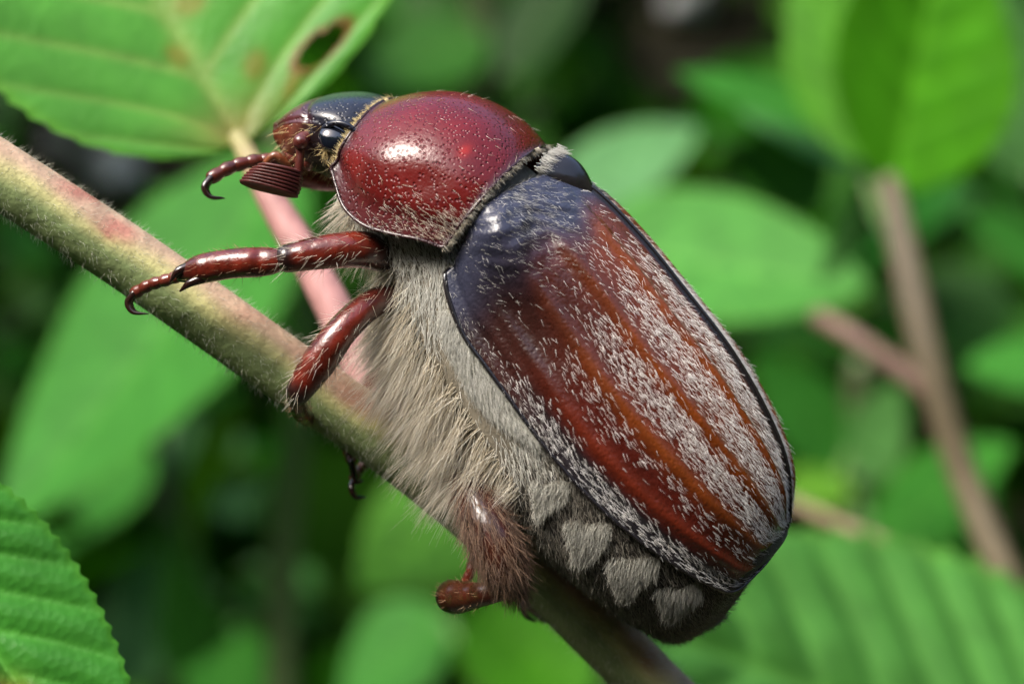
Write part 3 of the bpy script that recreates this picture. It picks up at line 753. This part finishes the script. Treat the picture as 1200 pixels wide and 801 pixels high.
# ---- head
S_H = [(456, 119), (425, 113), (398, 113), (366, 119), (342, 132), (331, 142)]
M_H = [(402, 196, 66, 0), (412, 168, 72, .2), (388, 148, 70, .42), (362, 143, 62, .62), (338, 144, 50, .82), (324, 150, 30, 1)]
def head_surface(nu=90, nv=60):
    u = np.linspace(0, 1, nu); th = np.linspace(0, math.pi/2, nv)
    s3 = np.array([bp(x, y, 0) for x, y in S_H]); S = spline(arc_t(s3), s3, u)
    m3 = np.array([bp(x, y, l) for x, y, l in [q[:3] for q in M_H]]); Mg = spline([q[3] for q in M_H], m3, u)
    C = Mg-lat(Mg)[:, None]*LAT
    P = quarter(S, Mg, C, th, .8)
    U, V = np.meshgrid(u, np.linspace(0, 1, nv), indexing='ij')
    n = gnormal(P); n *= np.sign((n@LAT).mean()+(n@DOR).mean())
    h = 3.5*gauss(V, 1, .05)*sm(.4, .6, U)+3*gauss(U, 1, .05)-3*gauss(U, .60, .03)+3*np.sin(math.pi*U)
    return P+n*h[..., None], U, V
HP, HU, HV = head_surface()
def head_col(U, V):
    C = mixc(np.broadcast_to((.010, .011, .020), U.shape+(3,)), (.06, .012, .014), sm(.5, .68, U))
    return mixc(C, (.05, .012, .010), sm(.85, 1, U))
head = grid('head', HP, M_head, beetle, head_col(HU, HV))
hm = grid('head_half', mirror(HP), M_head, head, head_col(HU, HV))
# cheeks and chin below the rim
def chin():
    top = HP[:, -1]; u = np.linspace(0, 1, len(top))
    low3 = np.array([bp(*q) for q in [(408, 222, 30), (392, 214, 26), (372, 205, 24), (356, 200, 20), (342, 190, 16), (332, 174, 10)]])
    L = spline(np.linspace(0, 1, 6), low3, u); L0 = L-lat(L)[:, None]*LAT
    th = np.linspace(0, math.pi/2, 24)
    C = top-lat(top)[:, None]*LAT
    P = quarter(top, L0, C, th, .9)
    U, V = np.meshgrid(u, np.linspace(0, 1, 24), indexing='ij')
    c = mixc(np.broadcast_to((.020, .012, .014), P.shape), (.13, .03, .015), sm(.55, .8, U))
    for m in both: grid('cheek', mir(P, m), M_head, head, c)
    p, n_, du, dv, uu, vv = surf_sample(P, 170)
    n_ *= np.sign(n_@(LAT))[:, None]
    hairs('cheek_hair', p, n_*.6+np.array([-.6, -.2, -.5]), rng.uniform(6, 14, 170), .33, H_gold, head, nseg=2, jitter=.35)
    # front face of the clypeus
    f = np.concatenate([HP[-1], mirror(HP[-1])[::-1]]); g = np.concatenate([P[-1], mirror(P[-1])[::-1]])
    k = np.linspace(0, 1, 8)[:, None, None]
    fa = HP[-1][None]*(1-k)+P[-1][np.linspace(0, 23, HP.shape[1]).astype(int)][::1][None]*k
    for m in both: grid('clypeus_face', mir(fa, m), M_head, head, np.broadcast_to((.12, .022, .014), fa.shape))
chin()
for m in both:
    c = mir(bp(396, 163, 70), m); d = -1 if m else 1
    eye = ellipsoid('eye', c, [LAT*17*d, nrm(np.array([.8, 0, -.25]))*23, np.array([.25, 0, .9])*19], M_eye, head)
    # pale brow above the eye
    ring = [mir(bp(376, 164, 72), m), mir(bp(380, 150, 76), m), mir(bp(396, 144, 78), m), mir(bp(412, 150, 76), m), mir(bp(420, 162, 72), m)]
    tube('eye_rim', ring, [2.5, 3.5, 3.5, 3.5, 2.5], M_head, head, (.012, .014, .024), n=24, sides=8)
    q = np.array([bp(378+rng.random()*10, 162+rng.random()*22, 74) for _ in range(80)])
    dd = np.broadcast_to(np.array([-.2, -.6, -.6]), (80, 3)) if not m else np.broadcast_to(np.array([-.2, .6, -.6]), (80, 3))
    hairs('cheek_tuft', mir(q, m), dd, rng.uniform(7, 16, 80), .36, H_gold, head, nseg=2, jitter=.35)
    # antenna: base knob, shaft, fan of plates
    at = tube('antenna', [mir(bp(364, 158, 62), m), mir(bp(354, 164, 72), m), mir(bp(352, 180, 80), m), mir(bp(350, 198, 84), m), mir(bp(347, 214, 86), m)], [6, 8.5, 5, 5.5, 7], M_leg, beetle, (.085, .016, .012), n=36, sides=12)[0]
    at['label'] = 'fanned antenna'
    ellipsoid('antenna_knob', mir(bp(352, 166, 82), m), [np.array([9., 0, 0]), np.array([0, 9., 0]), np.array([0, 0, 9.])], M_leg, at, (.09, .018, .014))
    piv = (345, 214)
    for k in range(7):
        f = k/6
        tipx, tipy = 304-21*f**.7, 195+f*18
        bx, by = 350-6*f**2, 203+f*25
        a_, b_ = mir(bp(bx, by, 88-3*k*.2), m), mir(bp(tipx, tipy, 92), m)
        ax_ = (b_-a_)*.56; up_ = np.array([.15, 0, 1.]); up_ = up_-nrm(ax_)*up_.dot(nrm(ax_)); up_ = nrm(up_)
        wd = np.cross(nrm(ax_), up_)
        qs = [a_+(b_-a_)*t for t in (-.05, .12, .5, .85, 1.0)]
        tube('lamella', qs, [9, 15, 19, 16, 8], M_lam, at, n=14, sides=14, rad2=[2.6, 3.6, 3.8, 3.6, 2.4])
    # feelers of the mouth
    tube('palp', [mir(bp(352, 196, 30), m), mir(bp(335, 190, 40), m), mir(bp(322, 182, 46), m), mir(bp(312, 190, 48), m)], [5, 5.5, 5, 4], M_leg, head, (.17, .05, .02), n=20, sides=10)
    tube('mandible', [mir(bp(362, 190, 44), m), mir(bp(345, 182, 40), m), mir(bp(333, 172, 26), m)], [11, 9, 6], M_leg, head, (.10, .02, .012), n=16, sides=12)

# ---- legs
LEGC = (.115, .013, .006)
def legcol(dark0=0, dark1=0, tone=1.):
    def f(t, a, P):
        C = np.broadcast_to(np.array(LEGC)*np.array([tone, .5+.5*tone, .5+.5*tone]), P.shape)
        k = np.sin(P[..., 0]*.19+P[..., 2]*.11)+np.sin(P[..., 2]*.23+a*2)
        C = mixc(C, (.045, .008, .006), np.clip(sm(.62, .98, np.abs(np.sin(a))+.08*k)*.85, 0, 1))
        C = mixc(C, np.array(LEGC)*1.35*tone, sm(.2, 1.4, k)*.5*(np.abs(np.sin(a)) < .6))
        return mixc(C, (.014, .007, .006), np.clip(sm(dark0, 0, t)*(dark0 > 0)+sm(1-dark1, 1, t)*(dark1 > 0), 0, 1)*.92)
    return f
def leg(name, fem, fr, tib, tr, tar, tarr, m=False, tibtwist=None, teeth=(), label=None, furry=0, claws=True, tone=1., tibr2=None):
    A = lambda L: [np.asarray(q, float) for q in L]
    fem, tib, tar = A(fem), A(tib), A(tar)
    f, FP = tube(name, fem, fr, M_leg, beetle, legcol(.45, .12, tone), n=48, sides=22, lump=.045, seed=len(name))
    if label: f['label'] = label
    t, TPx = tube('tibia', tib, tr, M_leg, f, legcol(.10, .2, tone), n=48, sides=22, rad2=tibr2, lump=.065, seed=2)
    for q in teeth: tube('tooth', q, [6, 4.5, 1.2], M_claw, f, n=12, sides=10)
    # tarsus: five beads
    ts = arc_t(tar)
    for k in range(5):
        a, b = k/5, (k+1)/5
        pts = spline(ts, np.array(tar), np.linspace(a, b, 4))
        tube('tarsal_segment', pts, [tarr*.8, tarr*.88, tarr*1.0, tarr*.95], M_leg, f, (.10, .018, .010), n=10, sides=10)
    if claws:
        end = np.array(tar[-1]); d = nrm(end-np.array(tar[-2]))
        for s in (-1, 1):
            sd = TOV*s*4
            c1 = end+sd
            tube('claw', [c1, c1+d*9+sd*.8+np.array([0, 0, -8.]), c1+d*7+sd*1.2+np.array([4., 0, -19]), c1+np.array([14., 0, -24])+sd], [4.5, 4, 2.8, .8], M_claw, f, n=16, sides=8)
    # bristles
    c = np.array(FP).mean(1)
    p, n_, du, dv, u, v = surf_sample(FP, 260+furry, None, wrap=True)
    ctr = c[np.clip((u*(len(c)-1)).astype(int), 0, len(c)-1)]
    hairs('leg_bristles', p, nrm(p-ctr)*(.3 if furry else .7)+du*.8+np.array([0, 0, -.25]), rng.uniform(9, 22, len(p)) if not furry else rng.uniform(14, 30, len(p)), .4 if furry else .27, H_thigh if furry else H_fur, f, nseg=3, jitter=.3)
    c = np.array(TPx).mean(1)
    p, n_, du, dv, u, v = surf_sample(TPx, 120, None, wrap=True)
    ctr = c[np.clip((u*(len(c)-1)).astype(int), 0, len(c)-1)]
    hairs('shin_bristles', p, nrm(p-ctr)*.7+du*.7, rng.uniform(5, 12, len(p)), .28, H_brown, f, nseg=2, jitter=.3)
    return f
# left front leg, reaching along the cane
leg('front_leg', [pt(455, 300, -40), pt(420, 292, -70), pt(375, 296, -85), pt(335, 303, -88)], [20, 21, 19, 16],
    [pt(337, 303, -88), pt(315, 306, -86), pt(270, 309, -80), pt(232, 316, -70), pt(212, 322, -64)], [11, 16, 17, 16, 9],
    [pt(214, 322, -64), pt(195, 328, -58), pt(175, 334, -50), pt(158, 343, -42)], 7.5,
    teeth=[[pt(222, 312, -72), pt(208, 318, -76), pt(199, 331, -74)], [pt(238, 326, -78), pt(222, 332, -80), pt(211, 341, -76)]], label='glossy red front leg gripping the cane')
# left middle leg
leg('middle_leg', [pt(470, 345, -30), pt(434, 357, -60), pt(402, 386, -80), pt(373, 425, -85), pt(349, 460, -80)], [15, 17, 18, 20, 15],
    [pt(347, 462, -78), pt(351, 478, -40), pt(358, 488, 20), pt(378, 496, 82), pt(395, 505, 100)], [12, 11, 10, 10, 9],
    [pt(395, 505, 100), pt(402, 518, 112), pt(408, 530, 114), pt(412, 540, 112)], 7)
# left hind leg, furry thigh
leg('hind_leg', [pt(548, 540, -20), pt(556, 580, -70), pt(575, 625, -95), pt(592, 665, -95), pt(603, 690, -85)], [16, 23, 27, 26, 14],
    [pt(606, 690, -82), pt(585, 692, -72), pt(558, 697, -40), pt(535, 699, 0), pt(528, 698, 20)], [9, 12, 15, 20, 20],
    [pt(540, 690, 25), pt(550, 672, 45), pt(556, 652, 60), pt(566, 640, 62)], 6.5, furry=2600, tone=.3)
# right legs, mostly behind the cane and the head
leg('front_leg', [mirror(bp(440, 292, 70)), mirror(bp(405, 262, 80)), mirror(bp(375, 240, 85))], [18, 19, 14],
    [mirror(bp(375, 240, 85)), pt(350, 205, 70), pt(330, 190, 50), pt(318, 189, 40)], [12, 13, 12, 9],
    [pt(325, 187, 42), pt(296, 189, 30), pt(268, 197, 18), pt(248, 208, 10)], 8.5, label='raised front foot in front of the mouth')
leg('middle_leg', [mirror(bp(470, 380, 60)), mirror(bp(440, 400, 90)), mirror(bp(420, 430, 100))], [16, 18, 14],
    [mirror(bp(420, 430, 100)), pt(425, 480, 190), pt(440, 520, 170)], [12, 12, 9], [pt(440, 522, 168), pt(430, 540, 150), pt(420, 552, 130), pt(415, 560, 115)], 7.5)
leg('hind_leg', [mirror(bp(590, 560, 60)), mirror(bp(580, 610, 90)), mirror(bp(600, 660, 100))], [18, 24, 14],
    [mirror(bp(600, 660, 100)), pt(620, 700, 220), pt(640, 720, 200)], [12, 13, 12], [pt(640, 720, 200), pt(630, 715, 180), pt(622, 712, 165), pt(615, 705, 150)], 6.5)
